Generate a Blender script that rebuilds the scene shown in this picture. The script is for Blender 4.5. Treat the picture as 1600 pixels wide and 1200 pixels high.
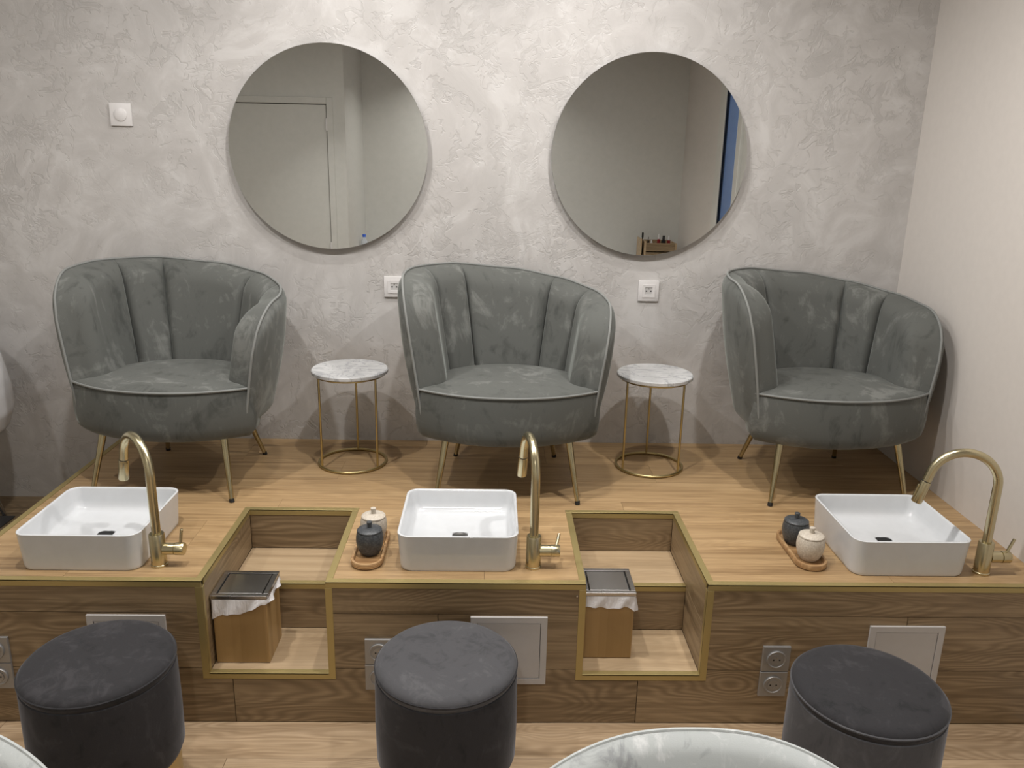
import bpy, bmesh, math, random
from math import sin, cos, pi, radians, sqrt
from mathutils import Vector, Matrix
random.seed(7)
for o in list(bpy.data.objects):
    bpy.data.objects.remove(o, do_unlink=True)
SC = bpy.context.scene
COL = SC.collection

# ------------------------------------------------------------------ camera
CAM = Vector((-0.017845, -3.472956, 1.760161))
PITCH, YAW, ROLL, FPX = 0.278361, 0.027037, 0.021222, 1275.598
fw = Vector((sin(YAW)*cos(PITCH), cos(YAW)*cos(PITCH), -sin(PITCH)))
rt = fw.cross(Vector((0, 0, 1))).normalized()
up = rt.cross(fw)
r2 = cos(ROLL)*rt + sin(ROLL)*up
u2 = -sin(ROLL)*rt + cos(ROLL)*up
cd = bpy.data.cameras.new('camera')
cd.sensor_fit = 'HORIZONTAL'; cd.sensor_width = 36.0
cd.lens = FPX/1600*36.0
cd.clip_start = 0.02
cam = bpy.data.objects.new('camera', cd); COL.objects.link(cam)
m = Matrix.Identity(4)
for i, v in enumerate((r2, u2, -fw)):
    for j in range(3):
        m[j][i] = v[j]
m.translation = CAM
cam.matrix_world = m
SC.camera = cam

# ------------------------------------------------------------------ world, exposure
w = bpy.data.worlds.new('dusk'); SC.world = w; w.use_nodes = True
w.node_tree.nodes['Background'].inputs[0].default_value = (0.16, 0.30, 0.62, 1)
w.node_tree.nodes['Background'].inputs[1].default_value = 1.1
vs = SC.view_settings
vs.view_transform = 'Standard'; vs.look = 'None'; vs.gamma = 1.0; vs.use_curve_mapping = False
vs.exposure = -0.10

# recessed ceiling spots: (x, y, watts, beam spread); small disk lamps
CEIL = 2.70
SPOTS = [(-1.98, -1.35, 10, 180), (-1.05, -1.35, 18, 180), (-0.12, -1.35, 18, 180), (0.80, -1.35, 19, 180),
         (-1.20, -2.75, 5, 80), (0.72, -2.75, 6.5, 80), (-0.62, -0.58, 7.5, 180), (0.37, -0.58, 8.5, 180), (-0.25, -3.80, 13, 130)]
SPOT_COL = (1.0, 0.975, 0.948)

# ------------------------------------------------------------------ measured layout
H = 0.4974          # platform top
D = 1.258           # platform depth
XL, XR = -1.6543, 1.7345
U = [(-0.8808, -0.5094), (0.2809, 0.6557)]   # niche openings in x
NB = -0.7493        # niche back
ZS = 0.3463         # shelf top in niche
YS = -1.0037        # shelf front
ZN = 0.1780         # niche floor
YB, YD, XC = -4.37, -3.45, -1.209   # far wall, door wall, return wall
XW = -3.0           # left wall
STEP = 0.205

# ------------------------------------------------------------------ helpers
def link(name, me, mat=None, parent=None):
    o = bpy.data.objects.new(name, me); COL.objects.link(o)
    if mat is not None and me is not None and len(me.materials) == 0:
        me.materials.append(mat)
    if parent is not None:
        o.parent = parent
    return o

def finish(bm, name, smooth=None):
    bmesh.ops.recalc_face_normals(bm, faces=bm.faces)
    me = bpy.data.meshes.new(name); bm.to_mesh(me); bm.free()
    if smooth is not None:
        for p in me.polygons:
            p.use_smooth = True
        if smooth < 179:
            bm2 = bmesh.new(); bm2.from_mesh(me)
            for e in bm2.edges:
                if len(e.link_faces) == 2 and e.calc_face_angle(0) > radians(smooth):
                    e.smooth = False
            bm2.to_mesh(me); bm2.free()
    return me

def thing(name, label, cat, loc=(0, 0, 0), rz=0.0, group=None):
    o = bpy.data.objects.new(name, None); COL.objects.link(o)
    o.empty_display_size = 0.1
    o.location = loc; o.rotation_euler = (0, 0, rz)
    o['label'] = label; o['category'] = cat
    if group: o['group'] = group
    return o

def tag(o, label, cat, group=None):
    o['label'] = label; o['category'] = cat
    if group: o['group'] = group
    return o

def struct(o, label=None):
    o['kind'] = 'structure'
    if label: o['label'] = label
    return o

def copy_tree(o, parent=None):
    c = o.copy(); COL.objects.link(c); c.parent = parent
    for ch in list(o.children):
        copy_tree(ch, c)
    return c

def add_box(bm, x0, x1, y0, y1, z0, z1, bevel=0.0, seg=1):
    b = bmesh.new()
    v = [b.verts.new(p) for p in ((x0,y0,z0),(x1,y0,z0),(x1,y1,z0),(x0,y1,z0),(x0,y0,z1),(x1,y0,z1),(x1,y1,z1),(x0,y1,z1))]
    for f in ((0,3,2,1),(4,5,6,7),(0,1,5,4),(1,2,6,5),(2,3,7,6),(3,0,4,7)):
        b.faces.new([v[i] for i in f])
    if bevel > 0:
        bmesh.ops.bevel(b, geom=list(b.edges), offset=bevel, segments=seg, profile=0.5, affect='EDGES')
    tmp = bpy.data.meshes.new('tmp'); b.to_mesh(tmp); b.free()
    bm.from_mesh(tmp); bpy.data.meshes.remove(tmp)

def box(name, x0, x1, y0, y1, z0, z1, mat, parent=None, bevel=0.0, seg=1, smooth=None):
    """box whose object origin sits at its centre"""
    cx, cy, cz = (x0+x1)/2, (y0+y1)/2, (z0+z1)/2
    bm = bmesh.new(); add_box(bm, x0-cx, x1-cx, y0-cy, y1-cy, z0-cz, z1-cz, bevel, seg)
    o = link(name, finish(bm, name, smooth), mat, parent)
    o.location = (cx, cy, cz)
    return o

def add_lathe(bm, prof, n=48, cx=0, cy=0, cz=0, axis='z', caps=True):
    rings = []
    for r, z in prof:
        ring = []
        for i in range(n):
            a = 2*pi*i/n
            if axis == 'z': p = (cx+r*cos(a), cy+r*sin(a), cz+z)
            elif axis == 'y': p = (cx+r*cos(a), cy+z, cz+r*sin(a))
            else: p = (cx+z, cy+r*cos(a), cz+r*sin(a))
            ring.append(bm.verts.new(p))
        rings.append(ring)
    for a, b in zip(rings, rings[1:]):
        for i in range(n):
            bm.faces.new((a[i], a[(i+1) % n], b[(i+1) % n], b[i]))
    if caps:
        for ring in (rings[0], rings[-1]):
            try: bm.faces.new(ring)
            except ValueError: pass

def lathe(name, prof, mat, parent=None, n=48, loc=(0, 0, 0), smooth=40, axis='z', caps=True):
    bm = bmesh.new(); add_lathe(bm, prof, n, axis=axis, caps=caps)
    o = link(name, finish(bm, name, smooth), mat, parent); o.location = loc
    return o

def add_tube(bm, pts, rad, n=10, closed=False, caps=True):
    pts = [Vector(p) for p in pts]
    N = len(pts)
    rads = rad if isinstance(rad, (list, tuple)) else [rad]*N
    tang = []
    for i in range(N):
        a = pts[(i-1) % N] if (closed or i > 0) else pts[i]
        b = pts[(i+1) % N] if (closed or i < N-1) else pts[i]
        tang.append((b-a).normalized())
    ref = Vector((0, 0, 1)) if abs(tang[0].z) < 0.9 else Vector((1, 0, 0))
    nrm = (ref - tang[0]*ref.dot(tang[0])).normalized()
    rings = []
    for i in range(N):
        if i > 0:
            nrm = (nrm - tang[i]*nrm.dot(tang[i])).normalized()
        bn = tang[i].cross(nrm)
        rings.append([bm.verts.new(pts[i] + rads[i]*(cos(2*pi*k/n)*nrm + sin(2*pi*k/n)*bn)) for k in range(n)])
    rng = range(N) if closed else range(N-1)
    for i in rng:
        a, b = rings[i], rings[(i+1) % N]
        for k in range(n):
            bm.faces.new((a[k], a[(k+1) % n], b[(k+1) % n], b[k]))
    if caps and not closed:
        bm.faces.new(rings[0]); bm.faces.new(rings[-1])

def tube(name, pts, rad, mat, parent=None, n=10, closed=False, smooth=50):
    bm = bmesh.new(); add_tube(bm, pts, rad, n, closed)
    return link(name, finish(bm, name, smooth), mat, parent)

def rrect(w, d, r, n=8, cx=0, cy=0):
    """rounded rectangle outline, counter clockwise"""
    out = []
    for sx, sy, a0 in ((1, 1, 0), (-1, 1, pi/2), (-1, -1, pi), (1, -1, 3*pi/2)):
        for k in range(n+1):
            a = a0 + (pi/2)*k/n
            out.append((cx + sx*(w/2-r) + r*cos(a), cy + sy*(d/2-r) + r*sin(a)))
    return out

def add_loops(bm, loops, close_bottom=True, close_top=True):
    rings = [[bm.verts.new(p) for p in lp] for lp in loops]
    n = len(rings[0])
    for a, b in zip(rings, rings[1:]):
        for i in range(n):
            bm.faces.new((a[i], a[(i+1) % n], b[(i+1) % n], b[i]))
    if close_bottom: bm.faces.new(rings[0])
    if close_top: bm.faces.new(rings[-1])
    return rings

def add_grid(bm, fn, nu, nv):
    vs_ = [[bm.verts.new(fn(i/nu, j/nv)) for j in range(nv+1)] for i in range(nu+1)]
    for i in range(nu):
        for j in range(nv):
            bm.faces.new((vs_[i][j], vs_[i+1][j], vs_[i+1][j+1], vs_[i][j+1]))
    return vs_

# ------------------------------------------------------------------ materials
class NT:
    def __init__(self, name):
        self.m = bpy.data.materials.new(name); self.m.use_nodes = True
        self.t = self.m.node_tree; self.b = self.t.nodes['Principled BSDF']
    def n(self, typ, **kw):
        nd = self.t.nodes.new(typ)
        for k, v in kw.items():
            if k.startswith('i_'):
                key = k[2:]
                nd.inputs[int(key) if key.isdigit() else key.replace('_', ' ')].default_value = v
            else: setattr(nd, k, v)
        return nd
    def l(self, a, b): self.t.links.new(a, b)
    def math(self, op, a, b=None, c=None, clamp=False):
        nd = self.n('ShaderNodeMath', operation=op); nd.use_clamp = clamp
        for i, v in enumerate((a, b, c)):
            if v is None: continue
            if isinstance(v, (int, float)): nd.inputs[i].default_value = v
            else: self.l(v, nd.inputs[i])
        return nd.outputs[0]
    def mix(self, f, a, b, mode='MIX'):
        nd = self.n('ShaderNodeMix', data_type='RGBA', blend_type=mode)
        for i, v in ((0, f), (6, a), (7, b)):
            if isinstance(v, (int, float)): nd.inputs[i].default_value = v
            elif isinstance(v, tuple): nd.inputs[i].default_value = v if len(v) == 4 else v+(1,)
            else: self.l(v, nd.inputs[i])
        return nd.outputs[2]
    def ramp(self, f, stops):
        nd = self.n('ShaderNodeValToRGB'); el = nd.color_ramp.elements
        while len(el) < len(stops): el.new(0.5)
        for e, (p, c) in zip(el, stops):
            e.position = p; e.color = c if len(c) == 4 else tuple(c)+(1,)
        self.l(f, nd.inputs[0]); return nd.outputs[0]
    def noise(self, vec, scale, detail=4, rough=0.55, dist=0.0, lac=2.0):
        nd = self.n('ShaderNodeTexNoise', i_Scale=scale, i_Detail=detail, i_Roughness=rough, i_Distortion=dist, i_Lacunarity=lac)
        self.l(vec, nd.inputs['Vector']); return nd.outputs[0]
    def mapping(self, vec, scale=(1, 1, 1), rot=(0, 0, 0), loc=(0, 0, 0)):
        nd = self.n('ShaderNodeMapping'); nd.inputs['Scale'].default_value = scale
        nd.inputs['Rotation'].default_value = rot; nd.inputs['Location'].default_value = loc
        self.l(vec, nd.inputs[0]); return nd.outputs[0]
    def obj(self): return self.n('ShaderNodeTexCoord').outputs['Object']
    def bump(self, h, strength, dist=0.01):
        nd = self.n('ShaderNodeBump', i_Strength=strength, i_Distance=dist)
        self.l(h, nd.inputs['Height']); self.l(nd.outputs[0], self.b.inputs['Normal'])
    def set(self, **kw):
        for k, v in kw.items():
            self.b.inputs[k.replace('_', ' ')].default_value = v

def simple(name, col, rough=0.5, metal=0.0, **kw):
    t = NT(name); t.set(Base_Color=col+(1,), Roughness=rough, Metallic=metal)
    for k, v in kw.items(): t.b.inputs[k.replace('_', ' ')].default_value = v
    # faint procedural unevenness
    nz = t.noise(t.obj(), 30, 3)
    c = t.mix(nz, tuple(x*0.95 for x in col), tuple(min(1, x*1.04) for x in col))
    t.l(c, t.b.inputs['Base Color'])
    return t.m

def wood(name, light, mid, dark, ring=0.35, contrast=1.0, rough=0.42):
    t = NT(name)
    oc = t.obj()
    rnd = t.n('ShaderNodeObjectInfo').outputs['Random']
    off = t.n('ShaderNodeCombineXYZ')
    t.l(t.math('MULTIPLY', rnd, 57.0), off.inputs[0]); t.l(t.math('MULTIPLY', rnd, 131.0), off.inputs[1]); t.l(t.math('MULTIPLY', rnd, 23.0), off.inputs[2])
    add = t.n('ShaderNodeVectorMath', operation='ADD'); t.l(oc, add.inputs[0]); t.l(off.outputs[0], add.inputs[1])
    v = add.outputs[0]
    # contour lines of a stretched low noise give cathedral grain
    low = t.noise(t.mapping(v, (1.1, 5.5, 5.5)), 1.0, 2.0, 0.45, 0.3)
    rings = t.math('MULTIPLY_ADD', t.math('SINE', t.math('MULTIPLY', low, 210.0)), 0.5, 0.5)
    mask = t.ramp(t.noise(t.mapping(v, (0.8, 3, 3), loc=(3, 7, 1)), 1.6, 2), [(0.38, (0, 0, 0)), (0.54, (1, 1, 1))])
    streak = t.noise(t.mapping(v, (1.4, 26, 26)), 1.0, 6.0, 0.62, 0.35)
    fine = t.noise(t.mapping(v, (6, 190, 190)), 1.0, 3.0, 0.6)
    c = t.ramp(streak, [(0.25, dark), (0.45, mid), (0.72, light)])
    c = t.mix(t.math('MULTIPLY', t.math('MULTIPLY', rings, mask), ring), c, dark)
    c = t.mix(t.math('MULTIPLY', t.math('SUBTRACT', 0.62, fine, clamp=True), 0.9*contrast), c, dark)
    ln = t.ramp(t.noise(t.mapping(v, (2.2, 75, 75), loc=(2, 5, 8)), 1.0, 3, 0.55, 0.5), [(0.50, (0, 0, 0)), (0.60, (1, 1, 1))])
    lm = t.ramp(t.noise(t.mapping(v, (0.9, 6, 6), loc=(6, 1, 3)), 1.4, 3), [(0.40, (0.15, 0.15, 0.15)), (0.60, (1, 1, 1))])
    c = t.mix(t.math('MULTIPLY', t.math('MULTIPLY', ln, lm), 0.50*contrast), c, dark)
    # dark mineral streaks and small knots
    dk = t.ramp(t.noise(t.mapping(v, (1.0, 13, 13), loc=(9, 2, 5)), 1.5, 4, 0.6), [(0.66, (0, 0, 0)), (0.78, (1, 1, 1))])
    c = t.mix(t.math('MULTIPLY', dk, 0.45*contrast), c, tuple(x*0.55 for x in dark))
    vo = t.n('ShaderNodeTexVoronoi', i_Scale=1.0); t.l(t.mapping(v, (1.3, 5.0, 5.0)), vo.inputs['Vector'])
    kn = t.ramp(vo.outputs['Distance'], [(0.04, (1, 1, 1)), (0.10, (0, 0, 0))])
    c = t.mix(t.math('MULTIPLY', kn, 0.6), c, tuple(x*0.4 for x in dark))
    # plank to plank tone
    val = t.math('MULTIPLY_ADD', rnd, 0.16, 0.93)
    hs = t.n('ShaderNodeHueSaturation'); t.l(val, hs.inputs['Value']); t.l(c, hs.inputs['Color'])
    t.l(hs.outputs[0], t.b.inputs['Base Color'])
    t.set(Roughness=rough)
    t.bump(t.math('ADD', t.math('MULTIPLY', fine, 0.5), streak), 0.10, 0.004)
    return t.m

def velvet(name, dark, mid, light, sheen=0.5, scale=7.0, tint=(0.8, 0.85, 0.8, 1)):
    t = NT(name)
    oc = t.obj()
    rnd = t.n('ShaderNodeObjectInfo').outputs['Random']
    off = t.n('ShaderNodeCombineXYZ')
    t.l(t.math('MULTIPLY', rnd, 41.0), off.inputs[0]); t.l(t.math('MULTIPLY', rnd, 17.0), off.inputs[2])
    add = t.n('ShaderNodeVectorMath', operation='ADD'); t.l(oc, add.inputs[0]); t.l(off.outputs[0], add.inputs[1])
    v = add.outputs[0]
    a = t.noise(v, scale, 5, 0.6, 1.2)
    b = t.noise(t.mapping(v, (1, 1, 0.45), loc=(5, 1, 2)), scale*2.6, 6, 0.68, 1.8)
    f = t.math('ADD', t.math('MULTIPLY', a, 0.55), t.math('MULTIPLY', b, 0.45))
    c = t.ramp(f, [(0.37, dark), (0.46, mid), (0.53, mid), (0.62, light)])
    t.l(c, t.b.inputs['Base Color'])
    t.set(Roughness=0.85, Sheen_Weight=sheen, Sheen_Roughness=0.35, Sheen_Tint=tint)
    t.b.inputs['Specular IOR Level'].default_value = 0.15
    t.bump(t.noise(v, 420, 2), 0.12, 0.002)
    return t.m

def plaster():
    t = NT('trowelled_plaster')
    v = t.obj()
    big = t.noise(v, 1.1, 4, 0.55, 0.6)
    med = t.noise(t.mapping(v, loc=(4, 2, 9)), 4.5, 7, 0.62, 1.5)
    # overlapping trowel passes: flat flakes with hard edges, turned in several directions
    flakes = None
    for k, (ang, s_) in enumerate(((0.5, (4, 1, 9)), (-0.8, (5, 1, 11)), (1.35, (4, 1, 10)), (-0.15, (6, 1, 12)))):
        mp = t.mapping(v, rot=(0, ang, 0), loc=(k*3.1, 0, k*1.7))
        wob = t.noise(mp, 7.0, 3, 0.6, 0.5)
        dis = t.n('ShaderNodeVectorMath', operation='ADD'); t.l(mp, dis.inputs[0])
        sc = t.n('ShaderNodeCombineXYZ'); t.l(t.math('MULTIPLY', wob, 0.22), sc.inputs[0]); t.l(t.math('MULTIPLY', wob, 0.30), sc.inputs[2])
        t.l(sc.outputs[0], dis.inputs[1])
        nz = t.noise(t.mapping(dis.outputs[0], s_), 0.9, 4, 0.58, 1.3)
        r = t.ramp(nz, [(0.595, (0, 0, 0)), (0.63, (1, 1, 1)), (0.72, (0.25, 0.25, 0.25))])
        flakes = r if flakes is None else t.math('MAXIMUM', flakes, r)
    patch = t.ramp(t.noise(t.mapping(v, loc=(1, 0, 4)), 1.8, 4, 0.55), [(0.36, (0.15, 0.15, 0.15)), (0.60, (1, 1, 1))])
    flakes = t.math('MULTIPLY', flakes, patch)
    c = t.ramp(big, [(0.3, (0.47, 0.448, 0.43)), (0.7, (0.54, 0.522, 0.505))])
    c = t.mix(t.math('MULTIPLY', t.ramp(med, [(0.40, (1, 1, 1)), (0.52, (0, 0, 0))]), 0.38), c, (0.40, 0.382, 0.365))
    c = t.mix(t.math('MULTIPLY', t.ramp(med, [(0.53, (0, 0, 0)), (0.64, (1, 1, 1))]), 0.45), c, (0.62, 0.605, 0.59))
    c = t.mix(t.math('MULTIPLY', flakes, 0.30), c, (0.315, 0.30, 0.285))
    t.l(c, t.b.inputs['Base Color'])
    t.set(Roughness=0.40)
    t.b.inputs['Specular IOR Level'].default_value = 0.5
    t.bump(t.math('ADD', t.math('MULTIPLY', flakes, -0.7), t.math('MULTIPLY', med, 0.9)), 0.34, 0.006)
    return t.m

def marble():
    t = NT('marble'); v = t.obj()
    rnd = t.n('ShaderNodeObjectInfo').outputs['Random']
    off = t.n('ShaderNodeCombineXYZ'); t.l(t.math('MULTIPLY', rnd, 31.0), off.inputs[0]); t.l(t.math('MULTIPLY', rnd, 9.0), off.inputs[1])
    add = t.n('ShaderNodeVectorMath', operation='ADD'); t.l(v, add.inputs[0]); t.l(off.outputs[0], add.inputs[1]); v = add.outputs[0]
    n1 = t.noise(t.mapping(v, (1, 2.2, 1), rot=(0, 0, 0.5)), 6, 5, 0.6, 1.4)
    vein = t.math('ABSOLUTE', t.math('SUBTRACT', n1, 0.5))
    r1 = t.ramp(vein, [(0.0, (1, 1, 1)), (0.035, (0, 0, 0))])
    n2 = t.noise(v, 16, 5, 0.65, 1.0)
    vein2 = t.ramp(t.math('ABSOLUTE', t.math('SUBTRACT', n2, 0.5)), [(0.0, (1, 1, 1)), (0.03, (0, 0, 0))])
    c = t.ramp(t.noise(v, 5, 3), [(0.35, (0.50, 0.50, 0.50)), (0.65, (0.66, 0.66, 0.655))])
    c = t.mix(t.math('MULTIPLY', r1, 0.62), c, (0.22, 0.23, 0.25))
    c = t.mix(t.math('MULTIPLY', vein2, 0.25), c, (0.35, 0.36, 0.37))
    t.l(c, t.b.inputs['Base Color']); t.set(Roughness=0.22)
    return t.m

def brushed(name, col, rough, axis=(1, 1, 60), amt=0.12, metal=1.0):
    t = NT(name); v = t.obj()
    nz = t.noise(t.mapping(v, axis), 8, 3, 0.6)
    t.l(t.math('MULTIPLY_ADD', nz, amt*2, rough-amt), t.b.inputs['Roughness'])
    c = t.mix(nz, tuple(x*0.98 for x in col), tuple(min(1, x*1.02) for x in col))
    t.l(c, t.b.inputs['Base Color']); t.set(Metallic=metal)
    return t.m

def speckled(name, base, spot, rough):
    t = NT(name); v = t.obj()
    c = t.mix(t.ramp(t.noise(v, 160, 3, 0.7), [(0.42, (0, 0, 0)), (0.68, (1, 1, 1))]), base, spot)
    t.l(c, t.b.inputs['Base Color']); t.set(Roughness=rough)
    t.bump(t.noise(v, 120, 3), 0.08, 0.003)
    return t.m

def bamboo(name, vert_axis='z'):
    t = NT(name); v = t.obj()
    sep = t.n('ShaderNodeSeparateXYZ'); t.l(v, sep.inputs[0])
    s = t.math('FLOOR', t.math('MULTIPLY', t.math('ADD', sep.outputs[0], sep.outputs[1]), 38.0))
    wn = t.n('ShaderNodeTexWhiteNoise', noise_dimensions='1D'); t.l(s, wn.inputs['W'])
    st = t.noise(t.mapping(v, (120, 120, 3)), 1, 3)
    c = t.ramp(wn.outputs['Value'], [(0.0, (0.33, 0.205, 0.08)), (1.0, (0.46, 0.30, 0.13))])
    c = t.mix(t.math('MULTIPLY', st, 0.35), c, (0.28, 0.15, 0.05))
    t.l(c, t.b.inputs['Base Color']); t.set(Roughness=0.4)
    return t.m

M = {}
M['plaster'] = plaster()
M['paint'] = simple('cream_paint', (0.62, 0.58, 0.54), 0.6)
M['paint_white'] = simple('white_paint', (0.60, 0.59, 0.55), 0.65)
M['ceiling'] = simple('ceiling_paint', (0.55, 0.54, 0.53), 0.8)
M['deck'] = wood('oak_deck', (0.54, 0.37, 0.195), (0.44, 0.29, 0.145), (0.23, 0.138, 0.062), ring=0.16, contrast=1.15)
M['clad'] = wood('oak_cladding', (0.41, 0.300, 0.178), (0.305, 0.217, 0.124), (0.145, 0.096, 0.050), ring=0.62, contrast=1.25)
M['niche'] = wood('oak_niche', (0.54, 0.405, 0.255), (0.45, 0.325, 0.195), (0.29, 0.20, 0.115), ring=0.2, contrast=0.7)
M['floor'] = wood('oak_floor', (0.51, 0.38, 0.25), (0.42, 0.30, 0.185), (0.22, 0.145, 0.08), ring=0.5, contrast=1.1)
M['core'] = simple('platform_core', (0.07, 0.045, 0.025), 0.8)
M['gold_trim'] = brushed('gold_trim', (0.47, 0.375, 0.165), 0.46, (6, 1, 1), 0.03, 0.7)
M['brass'] = brushed('brushed_brass', (0.58, 0.515, 0.335), 0.27, (2, 2, 6), 0.012)
M['leg_brass'] = brushed('leg_brass', (0.50, 0.435, 0.27), 0.25, (2, 2, 6), 0.012)
M['gold_wire'] = brushed('gold_wire', (0.54, 0.44, 0.22), 0.34, (2, 2, 6), 0.03)
M['ceramic'] = simple('white_ceramic', (0.65, 0.665, 0.68), 0.08)
M['velvet'] = velvet('grey_velvet', (0.074, 0.077, 0.071), (0.110, 0.113, 0.105), (0.176, 0.180, 0.168), 0.32, 4.0)
M['piping'] = simple('grey_piping', (0.20, 0.205, 0.195), 0.7)
M['velvet_dark'] = velvet('charcoal_velvet', (0.022, 0.022, 0.023), (0.032, 0.031, 0.033), (0.047, 0.045, 0.048), 0.22, 6.0, (0.8, 0.8, 0.85, 1))
M['velvet_mid'] = velvet('slate_velvet', (0.055, 0.055, 0.058), (0.075, 0.074, 0.078), (0.098, 0.097, 0.101), 0.25, 6.0, (0.8, 0.8, 0.85, 1))
M['velvet_pale'] = velvet('pale_grey_velvet', (0.30, 0.31, 0.31), (0.44, 0.46, 0.45), (0.60, 0.61, 0.60), 0.4, 6.0)
M['rubber'] = simple('black_rubber', (0.012, 0.012, 0.012), 0.6)
M['marble'] = marble()
M['white_plastic'] = simple('white_plastic', (0.68, 0.66, 0.65), 0.35)
M['well'] = simple('socket_well', (0.50, 0.49, 0.48), 0.4)
M['hole'] = simple('dark_hole', (0.008, 0.008, 0.008), 0.7)
M['alu'] = brushed('aluminium_plate', (0.36, 0.355, 0.35), 0.42, (1, 1, 4), 0.03, 0.6)
M['hatch'] = simple('hatch_enamel', (0.52, 0.50, 0.485), 0.4)
M['steel'] = brushed('stainless_steel', (0.50, 0.49, 0.48), 0.27, (4, 1, 1), 0.012)
M['bamboo'] = bamboo('bamboo')
M['jar_dark'] = speckled('charcoal_stoneware', (0.045, 0.05, 0.056), (0.10, 0.105, 0.11), 0.38)
M['jar_cream'] = speckled('cream_stoneware', (0.52, 0.46, 0.38), (0.68, 0.62, 0.53), 0.5)
M['acacia'] = wood('acacia_tray', (0.62, 0.42, 0.22), (0.42, 0.25, 0.115), (0.20, 0.10, 0.04), ring=0.5, contrast=1.0)
M['mirror'] = simple('mirror_silver', (0.74, 0.75, 0.74), 0.0, 1.0)
M['mirror_edge'] = simple('mirror_edge', (0.36, 0.36, 0.35), 0.3)
M['shell_white'] = simple('white_shell', (0.78, 0.78, 0.79), 0.15)
M['mat_grey'] = simple('dark_grey_mat', (0.045, 0.042, 0.042), 0.8)
t = NT('plastic_bag'); t.set(Base_Color=(0.82, 0.80, 0.80, 1), Roughness=0.35, Alpha=0.86)
t.b.inputs['Subsurface Weight'].default_value = 0.0
t.bump(t.noise(t.mapping(t.obj(), (30, 30, 8)), 2, 4, 0.6, 1.0), 0.5, 0.01); M['bag'] = t.m
t = NT('window_glass'); t.set(Base_Color=(0.85, 0.9, 1.0, 1), Roughness=0.02)
t.b.inputs['Transmission Weight'].default_value = 1.0; t.b.inputs['IOR'].default_value = 1.05; M['glass'] = t.m
t = NT('bottle_plastic'); t.set(Base_Color=(0.86, 0.90, 0.95, 1), Roughness=0.08)
t.b.inputs['Transmission Weight'].default_value = 0.7; t.b.inputs['IOR'].default_value = 1.3; M['bottle'] = t.m
M['blue_cap'] = simple('blue_cap', (0.04, 0.13, 0.60), 0.4)
M['pink_label'] = simple('label_paper', (0.65, 0.55, 0.58), 0.5)
M['black_gloss'] = simple('black_gloss', (0.01, 0.01, 0.011), 0.2)
M['red'] = simple('red_lacquer', (0.25, 0.01, 0.015), 0.3)
M['lens'] = NT('lamp_lens').m
lb = M['lens'].node_tree.nodes['Principled BSDF']
lb.inputs['Emission Color'].default_value = (1, 0.95, 0.88, 1); lb.inputs['Emission Strength'].default_value = 6.0

# ------------------------------------------------------------------ room shell
TH = 0.10
struct(box('wall_back', XW-TH, XR, 0, TH, -0.05, CEIL, M['plaster']), 'grey trowelled plaster wall behind the armchairs')
struct(box('wall_left', XW-TH, XW, YD, 0, -0.05, CEIL, M['paint_white']), 'white painted wall at the far left end')
WY0, WY1, WZ = -3.20, -2.10, 2.50      # glazed opening in the right wall
bm = bmesh.new()
add_box(bm, XR, XR+TH, WY1, TH, -0.05, CEIL)
add_box(bm, XR, XR+TH, YB-TH, WY0, -0.05, CEIL)
add_box(bm, XR, XR+TH, WY0, WY1, WZ, CEIL)
struct(link('wall_right', finish(bm, 'wall_right'), M['paint']), 'smooth cream painted side wall on the right')
struct(box('wall_front', XC-TH, XR, YB-TH, YB, -0.05, CEIL, M['paint_white']), 'white wall opposite the armchairs, seen in the mirrors')
bm = bmesh.new()
DX0, DX1, DZ = -2.20, -1.352, 2.085     # door hole
add_box(bm, DX1, XC, YD-TH, YD, -0.05, CEIL)
add_box(bm, XW-TH, DX0, YD-TH, YD, -0.05, CEIL)
add_box(bm, DX0, DX1, YD-TH, YD, DZ, CEIL)
struct(link('wall_door', finish(bm, 'wall_door'), M['paint_white']), 'white wall around the flush door, seen in the left mirror')
struct(box('wall_return', XC-TH, XC, YB, YD-TH, -0.05, CEIL, M['paint_white']), 'short white return wall beside the door')
struct(box('ceiling', XW-TH, XR+TH, YB-TH, TH, CEIL, CEIL+0.08, M['ceiling']), 'white ceiling')

dr = bpy.data.objects.new('door_1', None); COL.objects.link(dr); dr.location = (DX1, YD, 0)
struct(dr, 'white flush door with hinges seen in the left mirror')
def dbox(name, x0, x1, y0, y1, z0, z1, mat, bev=0.0):
    o = box(name, x0, x1, y0, y1, z0, z1, mat, dr, bev); o.location = Vector(o.location) - Vector((DX1, YD, 0)); return o
dbox('door_leaf', DX0+0.012, DX1-0.006, YD-0.045, YD-0.006, 0.008, DZ-0.006, M['paint_white'], 0.002)
dbox('door_frame', DX1, DX1+0.05, YD-0.005, YD+0.012, 0.0, DZ+0.05, M['paint_white'], 0.003)
dbox('door_frame', DX0-0.05, DX0, YD-0.005, YD+0.012, 0.0, DZ+0.05, M['paint_white'], 0.003)
dbox('door_frame', DX0, DX1, YD-0.005, YD+0.012, DZ, DZ+0.05, M['paint_white'], 0.003)
dbox('backing', DX0-0.05, DX1+0.05, YD-TH-0.02, YD-TH-0.002, -0.02, DZ+0.05, M['core'])  # unseen dark panel added to stop sky light leaking through the door gap
for z in (0.95, 1.93):
    dbox('hinge', DX1-0.012, DX1+0.006, YD-0.006, YD+0.012, z-0.05, z+0.05, M['white_plastic'], 0.003)

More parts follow.
